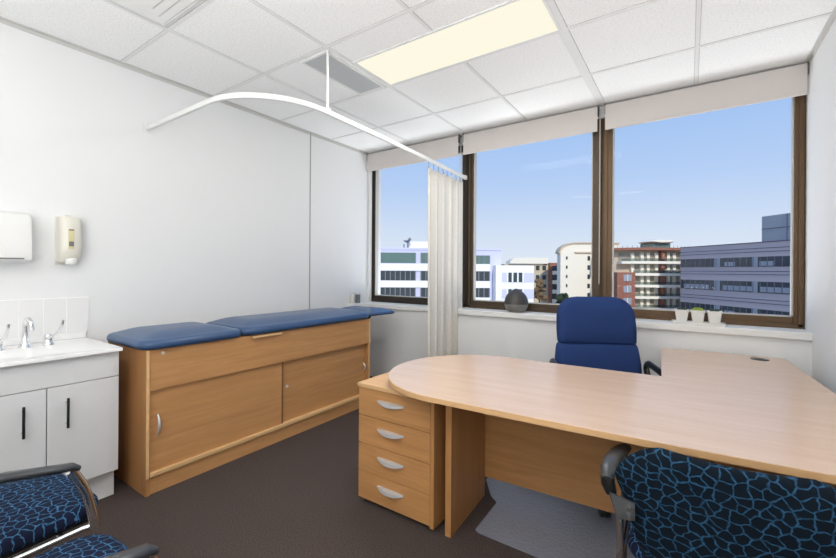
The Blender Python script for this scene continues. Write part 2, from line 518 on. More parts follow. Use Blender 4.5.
# linear slot vent beside the light
t = Thing('slot_vent', 'grey slotted rectangular air vent next to the lit ceiling panel', 'vent', (1.20, 2.13, H))
x0, x1, y0, y1 = 1.058, 1.316, 1.828, 2.435
bm = bmesh.new(); w = .018
box(bm, x0, x1, y0, y0 + w, H - .009, H); box(bm, x0, x1, y1 - w, y1, H - .009, H)
box(bm, x0, x0 + w, y0 + w, y1 - w, H - .009, H); box(bm, x1 - w, x1, y0 + w, y1 - w, H - .009, H)
t.part('frame', bm, M['white'])
t.part('backing', B(x0 + w, x1 - w, y0 + w, y1 - w, H - .002, H - .0005), M['vent_dark'])
bm = bmesh.new()
n = 26
for i in range(n):
    x = x0 + w + (i + .5) * (x1 - x0 - 2 * w) / n
    box(bm, x - .0033, x + .0033, y0 + w, y1 - w, H - .008, H - .002)
t.part('slats', bm, M['vent'])

# four way ceiling diffuser in its tile
t = Thing('ceiling_diffuser', 'square white ceiling air diffuser with nested louvres, above the sink', 'vent', (1.02, .815, H))
cx, cy = 1.018, .817
def sq_ring(bm, h0, z0, h1, z1, th=.004):
    rings = []
    for h, z in ((h0, z0), (h1, z1), (h1 - .004, z1 + th), (h0 - .004, z0 + th)):
        rings.append([(cx + sx * h, cy + sy * h, z) for sx, sy in ((1, 1), (-1, 1), (-1, -1), (1, -1))])
    loft(bm, rings + [rings[0]], False, False)
bm = bmesh.new(); sq_ring(bm, .313, H - .002, .285, H - .012)
t.part('frame', bm, M['white'])
for h in (.275, .225, .175, .125, .075):
    bm = bmesh.new(); sq_ring(bm, h, H - .012, h - .036, H - .005)
    t.part('louvre', bm, M['grid'])
t.part('backing', B(cx - .29, cx + .29, cy - .29, cy + .29, H - .0025, H - .0008), M['angle'])
t.part('centre_plate', B(cx - .035, cx + .035, cy - .035, cy + .035, H - .02, H - .014), M['grid'])

# ------------------------------------------------------------------ curtain track and curtain
t = Thing('curtain_track', 'white curved curtain track running from left wall to the window mullion', 'curtain track', (0, 1.312, 2.345))
path = [(0.0, 1.312, 2.345), (.3, 1.312, 2.345), (.6, 1.312, 2.345), (.86, 1.312, 2.345)]
for i in range(1, 13):
    a = R(90 * i / 12)
    path.append((.86 + .47 * math.sin(a), 1.312 + .47 * (1 - math.cos(a)), 2.345))
path += [(1.331, 2.3, 2.338), (1.332, 2.9, 2.324), (1.333, 3.4, 2.308), (1.335, 3.738, 2.297)]
bm = bmesh.new(); rings = []
P = [Vector(p) for p in path]
for i, p in enumerate(P):
    tg = (P[min(i + 1, len(P) - 1)] - P[max(i - 1, 0)]).normalized(); s = Vector((tg.y, -tg.x, 0)).normalized()
    rings.append([p + s * a + Vector((0, 0, b)) for a, b in ((.009, .016), (-.009, .016), (-.011, .012), (-.011, -.012), (-.009, -.016), (.009, -.016), (.011, -.012), (.011, .012))])
loft(bm, rings)
t.part('rail', bm, M['white'], smooth=30)
bm = bmesh.new(); cyl(bm, (1.331, 1.826, 2.355), (1.331, 1.826, H - .004), .008, 12)
t.part('hanger_rod', bm, M['white'], smooth=True)
t.part('rod_bracket', B(1.316, 1.346, 1.806, 1.846, 2.358, 2.372, bev=.004), M['white'])
bm = B(0.0, .006, 1.282, 1.342, 2.315, 2.375, bev=.002)
t.part('wall_plate', bm, M['white'])
t.part('end_cap', B(1.322, 1.349, 3.738, 3.788, 2.276, 2.318, bev=.004), M['white'])

t = Thing('privacy_curtain', 'cream pleated curtain gathered at the window end of its track', 'curtain', (1.332, 3.38, .42))
def curtain_sheet(y0, y1, z0, z1, amp, waves, xoff=0, ph=0):
    bm = bmesh.new(); nu, nv = 150, 14
    rows = []
    for j in range(nv + 1):
        f = j / nv; z = z1 + (z0 - z1) * f
        row = []
        for i in range(nu + 1):
            u = i / nu
            y = y0 + (y1 - y0) * u
            a = amp * (.55 + .45 * f) * (.75 + .25 * math.sin(u * 9 + 1))
            x = 1.333 + xoff + a * math.sin(u * waves * 2 * PI + ph + .5 * math.sin(u * 7 + f * .9)) 
            y += .35 * amp * math.sin(u * waves * 4 * PI + ph + 1 + f)
            zz = z - .012 * (1 + math.cos(u * waves * 2 * PI)) * (1 - f)
            row.append(bm.verts.new((x, y - .03 * f * (u < .0), zz)))
        rows.append(row)
    for a, b in zip(rows, rows[1:]):
        for i in range(nu): bm.faces.new((a[i], a[i + 1], b[i + 1], b[i]))
    bmesh.ops.solidify(bm, geom=bm.faces[:], thickness=.002)
    return bm
cu = t.part('cloth', curtain_sheet(3.03, 3.70, .42, 2.262, .030, 5.2), M['curtain'], smooth=180)
for i in range(8):
    y = 3.05 + i * .085
    bm = bmesh.new(); z = 2.333 - .029 * max(0, (y - 2.3)) / 1.0
    tube(bm, [(1.333, y, z - .014), (1.333, y, z - .03), (1.337, y + .004, z - .055), (1.333, y, z - .062)], .003, 6)
    t.part('hook', bm, M['greyw'], smooth=True)

# ------------------------------------------------------------------ wash basin unit
t = Thing('vanity_cabinet', 'white laminate sink cabinet with two doors under the tiled splashback', 'cabinet', (.28, .33, 0))
XC = .57; YE = .945; Y0 = -.28
t.part('body', B(.002, XC - .02, Y0, YE, .155, .842), M['cabinet'])
t.part('kick_board', B(.002, .52, Y0, YE - .004, 0, .155), M['cabinet'])
t.part('top_panel', B(XC - .018, XC, Y0, YE, .701, .84, bev=.0015), M['cabinet'])
def door(y0, y1, hy):
    d = t.part('door', B(XC - .018, XC, y0, y1, .158, .697, bev=.0015), M['cabinet'])
    bm = bmesh.new()
    cyl(bm, (XC + .032, hy, .478), (XC + .032, hy, .634), .006, 10)
    t.part('handle', bm, M['black'], d, True, label='black bar handle')
    bm = bmesh.new()
    bm.free()
    for z in (.502, .61):
        bm = bmesh.new(); cyl(bm, (XC - .001, hy, z), (XC + .03, hy, z), .0045, 8)
        t.part('handle_post', bm, M['satin'], d, True)
door(.634, YE, .71); door(.327, .63, .54); door(-.28, .323, .02)
# basin top with a sunken bowl
t2 = Thing('basin_top', 'white vanity top with moulded basin resting on the sink cabinet', 'sink', (.29, .33, .842))
bm = bmesh.new()
cxb, cyb = .33, .50 - .16
outer = rrect(.297, (YE + .012 - Y0) / 2, .008, 8, .299, (YE + .012 + Y0) / 2)
z1 = .862
rings = [[(x, y, .843) for x, y in outer], [(x, y, z1 - .004) for x, y in outer],
         [(.299 + (x - .299) * .994, (YE + .012 + Y0) / 2 + (y - (YE + .012 + Y0) / 2) * .997, z1) for x, y in outer]]
for hx, hy, r, z in ((.185, .24, .12, z1), (.178, .233, .115, z1 - .006), (.16, .21, .11, z1 - .018), (.12, .16, .09, z1 - .0185), (.03, .03, .03, z1 - .0186)):
    rings.append([(x, y, z) for x, y in rrect(hx, hy, r, 8, cxb + .03, cyb - .12)])
loft(bm, rings)
t2.part('top', bm, M['counter'], smooth=40)
t2.part('upstand', B(.001, .018, Y0, YE + .012, .862, .9, bev=.004), M['counter'])
# splash tiles
t3 = Thing('tile_splashback', 'row of white square tiles on the wall behind the basin taps', 'tiles', (.004, .45, .9))
t3.part('grout_bed', B(.001, .0098, Y0, .968, .9, 1.128), M['grout'])
tl = []
y = .966
while y > Y0:
    y2 = max(y - .110, Y0)
    t3.part('tile', B(.005, .011, y2 + .0018, y - .0018, .902, 1.124, bev=.0015), M['tile'])
    y = y2
# taps
def lever_tap(y, label, bend):
    k = Thing('lever_tap', label, 'tap', (.16, y, .862))
    bm = bmesh.new(); lathe(bm, [(.026, .8625), (.026, .868), (.02, .876), (.019, .905), (.021, .912), (.016, .925), (.003, .928)], .16, y)
    k.part('tap_body', bm, M['chrome'], smooth=True)
    bm = bmesh.new()
    tube(bm, smooth_path([(.16, y, .905), (.19, y + bend * .25, .913), (.225, y + bend * .6, .94), (.24, y + bend * .78, .98), (.242, y + bend * .84, 1.01)], 4, .03),
         .007, 10)
    k.part('lever', bm, M['chrome'], smooth=True)
lever_tap(.732, 'chrome lever tap to the right of the spout', .055)
lever_tap(.525, 'chrome lever tap at the left edge, left of the spout', .03)
k = Thing('gooseneck_spout', 'tall chrome gooseneck spout between the two lever taps', 'tap', (.16, .632, .862))
bm = bmesh.new(); lathe(bm, [(.03, .8625), (.029, .87), (.024, .885), (.018, .9), (.015, .92), (.0135, .95)], .16, .632)
k.part('spout_base', bm, M['chrome'], smooth=True)
pth = [(.16, .632, .94), (.16, .632, .985)]
for i in range(0, 11):
    a = R(180 - 19 * i)
    pth.append((.195 + .035 * math.cos(a), .632 + .012 * i / 10, .985 + .042 * math.sin(a)))
bm = bmesh.new(); tube(bm, pth, .0115, 12)
k.part('spout', bm, M['chrome'], smooth=True)
e = Vector(pth[-1])
bm = bmesh.new(); cyl(bm, e + Vector((0, 0, .004)), e - Vector((-.003, 0, .016)), .0135, 12)
k.part('aerator', bm, M['satin'], smooth=True)

# paper towel dispenser
k = Thing('paper_towel_dispenser', 'white box paper towel dispenser on left wall, cut by the photo edge', 'dispenser', (.1, .50, 1.34))
bm = bmesh.new()
ys0, ys1 = .33, .668
prof = [(.004, 1.352), (.09, 1.345), (.115, 1.36), (.12, 1.40), (.118, 1.56), (.105, 1.61), (.07, 1.635), (.004, 1.642)]
def side(yy, s): return [(max(.004, .06 + (x - .06) * s), yy, 1.49 + (z - 1.49) * s) for x, z in prof]
loft(bm, [side(ys0, .97), side(ys0 + .012, 1), side(ys1 - .016, 1), side(ys1 - .004, .985), side(ys1, .95)])
k.part('cover', bm, M['white'], smooth=40)
k.part('slot', B(.085, .121, .36, .635, 1.366, 1.372), M['gap'])
k.part('level_window', B(.112, .1215, .44, .527, 1.455, 1.56), M['greyw'])
# soap dispenser
k = Thing('soap_dispenser', 'small ivory soap dispenser on wall, right of the paper towel box', 'dispenser', (.06, .86, 1.34))
bm = bmesh.new()
rings = []
for z, hy, d in ((1.352, .052, .05), (1.36, .055, .06), (1.40, .056, .09), (1.44, .056, .098), (1.58, .056, .096), (1.622, .055, .09), (1.636, .051, .08)):
    ring = [(.004, .857 - hy, z), (.004, .857 + hy, z)]
    for i in range(9):
        a = R(180 * i / 8)
        ring.append((.004 + d * (.62 + .38 * math.sin(a) ** .8), .857 + hy * math.cos(a), z))
    rings.append(ring)
loft(bm, rings)
k.part('cover', bm, M['ivory'], smooth=40)
k.part('wall_plate', B(.001, .006, .797, .917, 1.338, 1.642, bev=.002), M['ivory'])
k.part('level_window', B(.095, .1025, .838, .866, 1.435, 1.56, bev=.002), M['yellow'])
k.part('window_label', B(.1, .1035, .84, .864, 1.452, 1.482), M['greyw'])
k.part('window_shade', B(.1, .1035, .84, .864, 1.55, 1.558), M['gap'])
bm = bmesh.new(); lathe(bm, [(.012, 1.335), (.026, 1.34), (.03, 1.352), (.03, 1.372), (.02, 1.378)], .066, .86, 18)
k.part('push_button', bm, M['white'], smooth=True)
k.part('top_catch', B(.004, .03, .845, .87, 1.636, 1.655, bev=.003), M['ivory'])

# ------------------------------------------------------------------ examination couch
t = Thing('examination_couch', 'beech examination couch with blue vinyl pads along the left wall', 'examination couch', (.37, 2.0, 0))
XF = .712; CY0, CY1 = 1.03, 2.98; CT = .842
t.part('side_panel', B(.15, XF, CY0, CY0 + .022, .0, CT), M['wood_z'])
t.part('side_panel', B(.15, XF, CY1 - .022, CY1, .0, CT), M['wood_z'])
e = t.part('edge_band', B(XF, XF + .002, CY0, CY0 + .016, .1, CT), M['wood_edge'])
t.part('edge_band', B(XF, XF + .002, CY1 - .022, CY1, .1, CT), M['wood_edge'])
t.part('back_panel', B(.15, .165, CY0 + .022, CY1 - .022, .02, CT), M['wood_y'])
t.part('top_board', B(.165, XF - .02, CY0 + .022, CY1 - .022, CT - .02, CT), M['wood_y'])
t.part('front_panel', B(XF - .02, XF - .002, CY0 + .022, CY1 - .022, .606, CT), M['wood_y'])
t.part('bottom_rail', B(XF - .06, XF + .002, CY0 + .022, CY1 - .022, .104, .124), M['wood_edge'])
t.part('plinth', B(.18, XF - .012, CY0 + .012, CY1 - .03, 0, .104), M['wood_y'])
d1 = t.part('sliding_door', B(XF - .036, XF - .022, CY0 + .024, 1.985, .124, .606), M['wood_y'])
d2 = t.part('sliding_door', B(XF - .056, XF - .04, 1.93, CY1 - .024, .124, .606), M['wood_y'])
t.part('door_edge', B(XF - .037, XF - .0215, 1.972, 1.986, .124, .606), M['wood_dark'], d1)
def bow_handle(y, z0, z1, x, par):
    bm = bmesh.new(); zc = (z0 + z1) / 2; pts = []
    for i in range(9):
        u = -1 + 2 * i / 8
        pts.append((x + .024 * (1 - u * u) + .001, y, zc + u * (z1 - z0) / 2))
    tube(bm, pts, [.004 + .004 * (1 - (-1 + 2 * i / 8) ** 2) for i in range(9)], 8)
    t.part('bow_handle', bm, M['satin'], par, True, label='satin metal bow handle')
bow_handle(1.10, .33, .455, XF - .022, d1); bow_handle(2.925, .34, .42, XF - .04, d2)
bm = bmesh.new(); cyl(bm, (XF - .04, 2.03, .40), (XF - .028, 2.03, .40), .011, 14)
t.part('lock', bm, M['satin'], d2, True)
bm = bmesh.new(); cyl(bm, (XF - .002, 1.115, .818), (XF + .008, 1.115, .818), .009, 14)
t.part('catch', bm, M['satin'], smooth=True)
t.part('pull_strip', B(XF - .002, XF + .022, 1.70, 1.945, .822, .838, bev=.003), M['wood_edge'])
bm = bmesh.new(); cushion(bm, .14, XF + .028, 1.0, 1.64, CT + .001, .936, .09, .03, .036)
t.part('head_pad', bm, M['blue_vinyl'], smooth=60)
bm = bmesh.new(); cushion(bm, .14, XF + .028, 1.63, 2.985, CT + .004, .942, .09, .032, .036)
t.part('main_pad', bm, M['blue_vinyl'], smooth=60)
bm = bmesh.new(); cushion(bm, .15, XF + .01, 3.0, 3.40, .862, .93, .07, .024, .032, -.015)
fp = t.part('foot_pad', bm, M['blue_vinyl'], smooth=60)
for x in (.15, .60):
    bm = bmesh.new()
    tube(bm, smooth_path([(x, 2.975, .79), (x, 3.06, .80), (x, 3.12, .858)], 4, .03), .011, 8)
    t.part('pad_bracket', bm, M['black'], smooth=True)

# ------------------------------------------------------------------ drawer pedestal
t = Thing('drawer_pedestal', 'four drawer beech pedestal under the rounded end of the desk', 'drawer unit', (1.985, 1.93, 0))
PX0, PX1, PY0, PY1, PT = 1.738, 2.242, 1.70, 2.19, .678
t.part('side_panel', B(PX0, PX0 + .018, PY0 + .018, PY1, .022, PT - .022), M['wood_z'])
t.part('side_panel', B(PX1 - .02, PX1, PY0 - .0, PY1, .022, PT - .022), M['wood_z'])
t.part('back_panel', B(PX0 + .018, PX1 - .02, PY1 - .016, PY1, .022, PT - .022), M['wood_z'])
t.part('bottom_panel', B(PX0 + .018, PX1 - .02, PY0 + .02, PY1 - .016, .022, .04), M['wood_y'])
t.part('top', B(PX0 - .004, PX1 + .001, PY0 - .008, PY1, PT - .022, PT, bev=.002), M['wood_edge_x'])
hh = (PT - .024 - .03) / 4
for i in range(4):
    z0 = .03 + i * hh
    dr = t.part('drawer', B(PX0 + .001, PX1 - .022, PY0, PY0 + .018, z0 + .0017, z0 + hh - .0017, bev=.0018), M['wood_x'])
    t.part('drawer_box', B(PX0 + .03, PX1 - .035, PY0 + .018, PY1 - .03, z0 + .02, z0 + hh - .025), M['wood_edge_x'], dr)
    bm = bmesh.new(); zc = z0 + hh * .60; xc = (PX0 + PX1) / 2 - .022
    rings = []
    for j in range(13):
        u = -1 + 2 * j / 12; k = max(.04, 1 - abs(u) ** 2.2)
        x = xc + u * .088
        top = zc + .011 + .003 * k
        rings.append([(x, PY0 - .001, top), (x, PY0 - .006 - .020 * k, top - .002 - .003 * k), (x, PY0 - .006 - .022 * k, top - .008 - .016 * k), (x, PY0 - .004 - .016 * k, top - .009 - .018 * k), (x, PY0 - .001, top - .006)])
    loft(bm, rings)
    t.part('scoop_handle', bm, M['satin'], dr, 60, label='satin silver crescent handle')
for x in (PX0 + .03, PX1 - .03):
    for y in (PY0 + .035, PY1 - .03):
        bm = bmesh.new(); lathe(bm, [(.014, .001), (.016, .004), (.016, .0225)], x, y, 12)
        t.part('glide_foot', bm, M['black'], smooth=True)

# ------------------------------------------------------------------ desk (turned 3 degrees in the room)
DT = .75; TH = .025
t = Thing('corner_desk', 'large L-shaped beech desk with a rounded end and window-side return', 'desk', (2.31, 1.725, 0), R(3), world=False)
pts = []
for i in range(33):
    a = R(90 + 180 * i / 32)
    ca, sa = math.cos(a), math.sin(a)
    pts.append((.03 + .480 * (abs(ca) ** .96) * (-1 if ca < 0 else 1), .286 + .494 * sa))
pts += [(.6, -.217), (1.0, -.217), (1.602, -.20), (1.602, .768)]
bm = bmesh.new()
rings = [[(x, y, DT - TH) for x, y in pts], [(x, y, DT - .0015) for x, y in pts]]
cxm, cym = .6, .28
rings.append([(x - .0015 * (1 if x > cxm else -1), y - .0015 * (1 if y > cym else -1), DT) for x, y in pts])
loft(bm, rings)
t.part('main_top', bm, M['desk_x'], smooth=30)
bm = bmesh.new()
rings = []
off = [Vector((x, y)) for x, y in pts]
def edge_ring(d, z):
    out = []
    n = len(off)
    for i in range(n):
        tg = (off[(i + 1) % n] - off[i - 1]).normalized()
        out.append((off[i].x + tg.y * d, off[i].y - tg.x * d, z))
    return out
loft(bm, [edge_ring(0, DT - TH + .001), edge_ring(.0015, DT - TH + .001), edge_ring(.0015, DT - .002), edge_ring(0, DT - .002)], False, False)
t.part('edge_band', bm, M['wood_edge_x'], smooth=30)
rt = t.part('return_top', B(.90, 1.60, .7695, 1.75, DT - TH, DT - .0005, bev=.0015), M['desk_x'])
bm = bmesh.new(); lathe(bm, [(.048, DT - .001), (.048, DT + .002), (.042, DT + .004), (.002, DT + .004)], 1.452, 1.622, 24)
t.part('cable_grommet', bm, M['black'], rt, True, label='round black cable grommet')
t.part('end_panel', B(-.015, .017, .0, .445, 0, DT - TH), M['wood_z'])
t.part('modesty_panel', B(.017, 1.56, .445, .463, .11, DT - TH), M['wood_x'])
t.part('end_panel', B(1.56, 1.585, .02, .72, 0, DT - TH), M['wood_z'])
t.part('end_panel', B(.95, 1.55, 1.70, 1.722, 0, DT - TH), M['wood_z'])

# ------------------------------------------------------------------ chair mat
bm = bmesh.new()
mat_pts = [(2.40, 1.85), (2.42, 1.835), (3.10, 1.835), (3.12, 1.85), (3.12, 2.13), (3.14, 2.15), (3.30, 2.15), (3.32, 2.17), (3.32, 3.23), (3.30, 3.25),
           (2.26, 3.25), (2.24, 3.23), (2.24, 2.33), (2.248, 2.32), (2.335, 2.185), (2.35, 2.17), (2.385, 2.145), (2.395, 2.13)]
mat_path = [Vector((x, y, 0)) for x, y in mat_pts]
rounded = smooth_path(mat_path + [mat_path[0]], 4, .03)
prism(bm, [(p.x, p.y) for p in rounded[:-1]], .001, .005)
o = obj('chair_mat', bm, M['vinyl'])
tag(o, 'clear textured vinyl chair mat lying on the carpet beneath the desk', 'floor mat')

# ------------------------------------------------------------------ blue executive chair
t = Thing('executive_chair', 'high-backed navy blue swivel armchair behind the desk, turned to the right', 'chair', (2.91, 2.67, 0), R(28), world=False)
# local: faces -y
def sections(bm, secs, k=6):
    rings = []
    for z, hw, hd, cy, rr in secs:
        rings.append([(x, y, z) for x, y in rrect(hw, hd, rr, k, 0, cy)])
    loft(bm, rings)
def back_y(z): return .235 + (z - .46) * .17
bm = bmesh.new(); secs = []
for z, hw, hd in ((.45, .22, .02), (.458, .235, .04), (.50, .258, .052), (.60, .274, .058), (.70, .276, .058), (.76, .270, .056), (.80, .266, .052), (.822, .260, .046), (.834, .250, .036), (.840, .233, .022)):
    secs.append((z, hw, hd, back_y(z), .05))
sections(bm, secs)
t.part('backrest', bm, M['navy'], smooth=60)
bm = bmesh.new(); secs = []
for z, hw, hd in ((.828, .235, .02), (.832, .250, .036), (.847, .257, .048), (.92, .258, .058), (1.02, .253, .062), (1.06, .244, .06), (1.095, .224, .054), (1.12, .198, .044), (1.136, .162, .03), (1.142, .12, .014)):
    secs.append((z, hw, hd, back_y(z) - .005, .05))
sections(bm, secs)
t.part('headrest', bm, M['navy'], smooth=60)
bm = bmesh.new(); cushion(bm, -.26, .26, -.26, .24, .42, .53, .09, .04, .025)
t.part('seat', bm, M['navy'], smooth=60)
t.part('seat_pan', B(-.2, .2, -.18, .24, .395, .42, bev=.01), M['black'])
bm = bmesh.new(); tube(bm, smooth_path([(0, .10, .405), (0, .30, .405), (0, .34, .50), (0, .385, .8)], 5, .08), .028, 10, .012)
t.part('back_bracket', bm, M['black'], smooth=True)
for s in (-1, 1):
    bm = bmesh.new()
    x = s * .305
    pth = smooth_path([(s * .24, -.12, .408), (x, -.12, .43), (x, -.19, .672), (x, .22, .718), (x, .265, .69), (x, .13, .43), (s * .24, .10, .408)], 5, .06)
    tube(bm, pth, .015, 10, .024, up=(0, 0, 1))
    t.part('armrest', bm, M['black'], smooth=True)
bm = bmesh.new(); lathe(bm, [(.035, .10), (.035, .2), (.022, .205), (.022, .395)], 0, 0, 16)
t.part('gas_column', bm, M['black'], smooth=True)
bm = bmesh.new()
for i in range(5):
    a = R(-116 + 72 * i)
    c, s = math.cos(a), math.sin(a)
    tube(bm, [(0, 0, .12), (c * .18, s * .18, .108), (c * .325, s * .325, .082)], [.034, .026, .018], 8)
t.part('star_base', bm, M['black'], smooth=True)
for i in range(5):
    a = R(-116 + 72 * i)
    c, s = math.cos(a) * .33, math.sin(a) * .33
    bm = bmesh.new()
    for q in (-.016, .016):
        cyl(bm, (c + q - .009, s, .034), (c + q + .009, s, .034), .0285, 16)
    cyl(bm, (c - .02, s, .034), (c + .02, s, .034), .008, 8)
    cyl(bm, (c, s, .05), (c, s, .085), .008, 8)
    t.part('caster', bm, M['black'], smooth=True)

# ------------------------------------------------------------------ patterned visitor chairs (face +y locally)
def arm_path(s, x=.295):
    return [(s * x, -.255, .688), (s * x, -.23, .708), (s * x, -.14, .700), (s * (x - .006), 0, .675), (s * (x - .012), .12, .646), (s * (x - .014), .165, .636), (s * (x - .015), .185, .622)]
def visitor_chair(label, loc, rz, sides=(-1, 1)):
    t = Thing('visitor_chair', label, 'chair', loc, rz, world=False, group='patterned blue visitor chairs with arms')
    bm = bmesh.new(); cushion(bm, -.255, .255, -.19, .285, .41, .482, .10, .03, .016)
    t.part('seat', bm, M['fabric'], smooth=60)
    t.part('seat_pan', B(-.225, .225, -.17, .235, .392, .4105, bev=.004), M['black'])
    # upholstered back shell, corners cut at the top
    bm = bmesh.new(); nu = 22
    rows_f, rows_b = [], []
    zs = [.47, .478, .5, .55, .60, .65, .69, .715, .75, .778, .80, .812, .819]
    hw = [.19, .205, .215, .228, .24, .255, .272, .276, .258, .236, .208, .185, .16]
    th = [.008, .018, .024, .026, .026, .026, .026, .026, .025, .024, .021, .015, .006]
    rings = []
    for z, w, h in zip(zs, hw, th):
        yc = -.215 - (z - .47) * .13
        ring = []
        for i in range(nu + 1):
            u = -1 + 2 * i / nu
            e = math.sqrt(max(0, 1 - abs(u) ** 6))
            ring.append((u * w, yc - .05 * (1 - u * u) * .8 - h * e, z))
        for i in range(1, nu):
            u = 1 - 2 * i / nu
            e = math.sqrt(max(0, 1 - abs(u) ** 6))
            ring.append((u * w, yc - .05 * (1 - u * u) * .8 + h * e, z))
        rings.append(ring)
    loft(bm, rings)
    t.part('backrest', bm, M['fabric_shaded'], smooth=60)
    for s in sides:
        # chrome front leg up to the arm, oval section
        bm = bmesh.new()
        tube(bm, smooth_path([(s * .281, .165, .622), (s * .283, .205, .54), (s * .293, .232, .40), (s * .29, .25, 0.002)], 5, .08), .016, 12, .012, up=(0, 1, 0))
        t.part('front_leg', bm, M['chrome'], smooth=True)
        bm = bmesh.new()
        tube(bm, smooth_path([(s * .287, -.246, .665), (s * .262, -.238, .585), (s * .262, -.225, .44), (s * .275, -.29, .002)], 5, .08), .014, 12, .011, up=(0, 1, 0))
        t.part('rear_leg', bm, M['chrome'], smooth=True)
        bm = bmesh.new()
        tube(bm, arm_path(s), [.018, .021, .017, .0145, .014, .0135, .010], 12, [.016, .024, .026, .027, .026, .02, .013], up=(0, 0, 1))
        t.part('armrest', bm, M['arm'], smooth=True)
        bm = bmesh.new()
        tube(bm, [(s * .295, -.25, .695), (s * .294, -.250, .676), (s * .286, -.246, .648)], [.018, .019, .015], 10, [.02, .02, .016], up=(0, 1, 0))
        t.part('arm_socket', bm, M['black'], smooth=True)
        bm = bmesh.new()
        tube(bm, [(s * .288, .225, .405), (s * .272, .20, .402), (s * .268, -.2, .398)], .011, 10)
        t.part('side_rail', bm, M['chrome'], smooth=True)
        bm = bmesh.new()
        loft(bm, [[(s * .285, yq, .668), (s * .22, yq + .012, .650), (s * .22, yq + .012, .600), (s * .262, yq, .600)] for yq in (-.292, -.286)])
        br = t.part('back_bracket', bm, M['gunmetal'])
        for z in (.637, .613):
            bm = bmesh.new(); cyl(bm, (s * .233, -.296, z), (s * .233, -.280, z), .005, 10)
            t.part('screw', bm, M['chrome'], br, True)
    if len(sides) == 1:      # ganged chairs share the neighbour's arm: plain legs on the open side
        for y0, y1 in ((.17, .21), (-.17, -.24)):
            bm = bmesh.new(); tube(bm, smooth_path([(-.2, y0, .395), (-.235, y0, .37), (-.245, y1, .002)], 4, .03), .012, 10)
            t.part('leg', bm, M['chrome'], smooth=True)
    for yq in (-.16, .16):
        bm = bmesh.new(); cyl(bm, (-.262, yq, .38), (.262, yq, .38), .01, 10)
        t.part('cross_bar', bm, M['chrome'], smooth=True)
    return t
visitor_chair('patterned blue visitor chair pushed up to the desk front, back to the camera', (3.375, 1.59, 0), R(2))
visitor_chair('patterned blue visitor chair in front of the white sink cabinet', (1.278, .286, 0), R(4), sides=(1,))
visitor_chair('nearest blue visitor chair at bottom left, mostly cut off by the photo edge', (1.942, .25, 0), R(4), sides=(1,))

# ------------------------------------------------------------------ things on the sill
k = Thing('stone_ball', 'dark round stone ornament with grey base on the sill of the middle window', 'ornament', (1.935, 3.665, .928))
bm = bmesh.new(); prof = []
for z, r in ((.929, .055), (.935, .075), (.955, .095), (.985, .108), (1.005, .112)): prof.append((r, z))
lathe(bm, prof, 1.935, 3.665, 32); k.part('lower_band', bm, M['stone_pale'], smooth=True)
bm = bmesh.new(); prof = [(.1115, 1.006), (.110, 1.03), (.103, 1.06), (.088, 1.09), (.066, 1.115), (.04, 1.135), (.018, 1.146), (.008, 1.15)]
lathe(bm, prof, 1.935, 3.665, 32); k.part('upper_dome', bm, M['stone'], smooth=True)

SZ = .928
tr = Thing('pot_tray', 'low white tray under the three small pots on the right-hand sill', 'tray', (3.345, 3.66, SZ))
bm = bmesh.new()
loft(bm, [[(x, y, z) for x, y in rrect(hx, hy, .01, 4, 3.345, 3.66)] for hx, hy, z in ((.158, .048, SZ + .001), (.165, .054, SZ + .018), (.160, .049, SZ + .018), (.155, .046, SZ + .006))])
tr.part('tray_body', bm, M['pot'])
def small_pot(x, label, plant):
    p = Thing('potted_plant', label, 'potted plant', (x, 3.66, SZ + .007), group='row of small potted plants')
    z0 = SZ + .0075
    bm = bmesh.new()
    loft(bm, [[(a, b, z) for a, b in rrect(h, h, .008, 4, x, 3.66)] for h, z in ((.032, z0), (.043, z0 + .088), (.046, z0 + .089), (.046, z0 + .098), (.041, z0 + .098), (.039, z0 + .086))])
    pot = p.part('pot', bm, M['pot'])
    p.part('soil', B(x - .037, x + .037, 3.66 - .037, 3.66 + .037, z0 + .085, z0 + .09), M['soil'])
    bm = bmesh.new(); rnd = random.Random(int(x * 1000))
    if plant == 'moss':
        loft(bm, [[(a, b, z) for a, b in rrect(h, h, .012, 4, x, 3.66)] for h, z in ((.038, z0 + .09), (.037, z0 + .104), (.029, z0 + .112), (.014, z0 + .116))])
        p.part('moss', bm, M['moss'], smooth=True)
    else:
        for i in range(26):
            a = rnd.random() * 2 * PI; r = .03 * rnd.random() ** .5; l = .018 + rnd.random() * .012
            b0 = Vector((x + r * .7 * math.cos(a), 3.66 + r * .7 * math.sin(a), z0 + .086))
            tip = b0 + Vector((math.cos(a) * .014, math.sin(a) * .014, l))
            tube(bm, [b0, (b0 + tip) / 2 + Vector((0, 0, .003)), tip], [.005, .006, .0012], 6)
        p.part('leaves', bm, M['succ'], smooth=True)
small_pot(3.245, 'small white pot with dark succulent, left of the three on the sill', 'succ')
small_pot(3.345, 'small white pot of bright green moss, middle of the three on the sill', 'moss')
small_pot(3.445, 'small white pot with dark succulent, right of the three on the sill', 'succ')

def cup(name, x, y, r, h, label, mat, group='small jars at the left end of the sill'):
    c = Thing(name, label, 'jar', (x, y, SZ), group=group)
    bm = bmesh.new(); z = SZ + .0005
    lathe(bm, [(r * .9, z), (r, z + .004), (r, z + h), (r * .88, z + h), (r * .85, z + .01)], x, y, 18)
    c.part('jar_body', bm, mat, smooth=40)
    bm = bmesh.new(); lathe(bm, [(r * 1.04, z + h + .0004), (r * 1.04, z + h + .012), (r * .6, z + h + .016)], x, y, 18)
    c.part('jar_lid', bm, M['satin'], smooth=40)
cup('glass_jar', .047, 3.43, .026, .10, 'small pale jar on the ledge against the left wall', M['ivory'])
cup('glass_jar', .052, 3.52, .028, .10, 'small grey lidded jar nearest the window corner', M['greyw'])

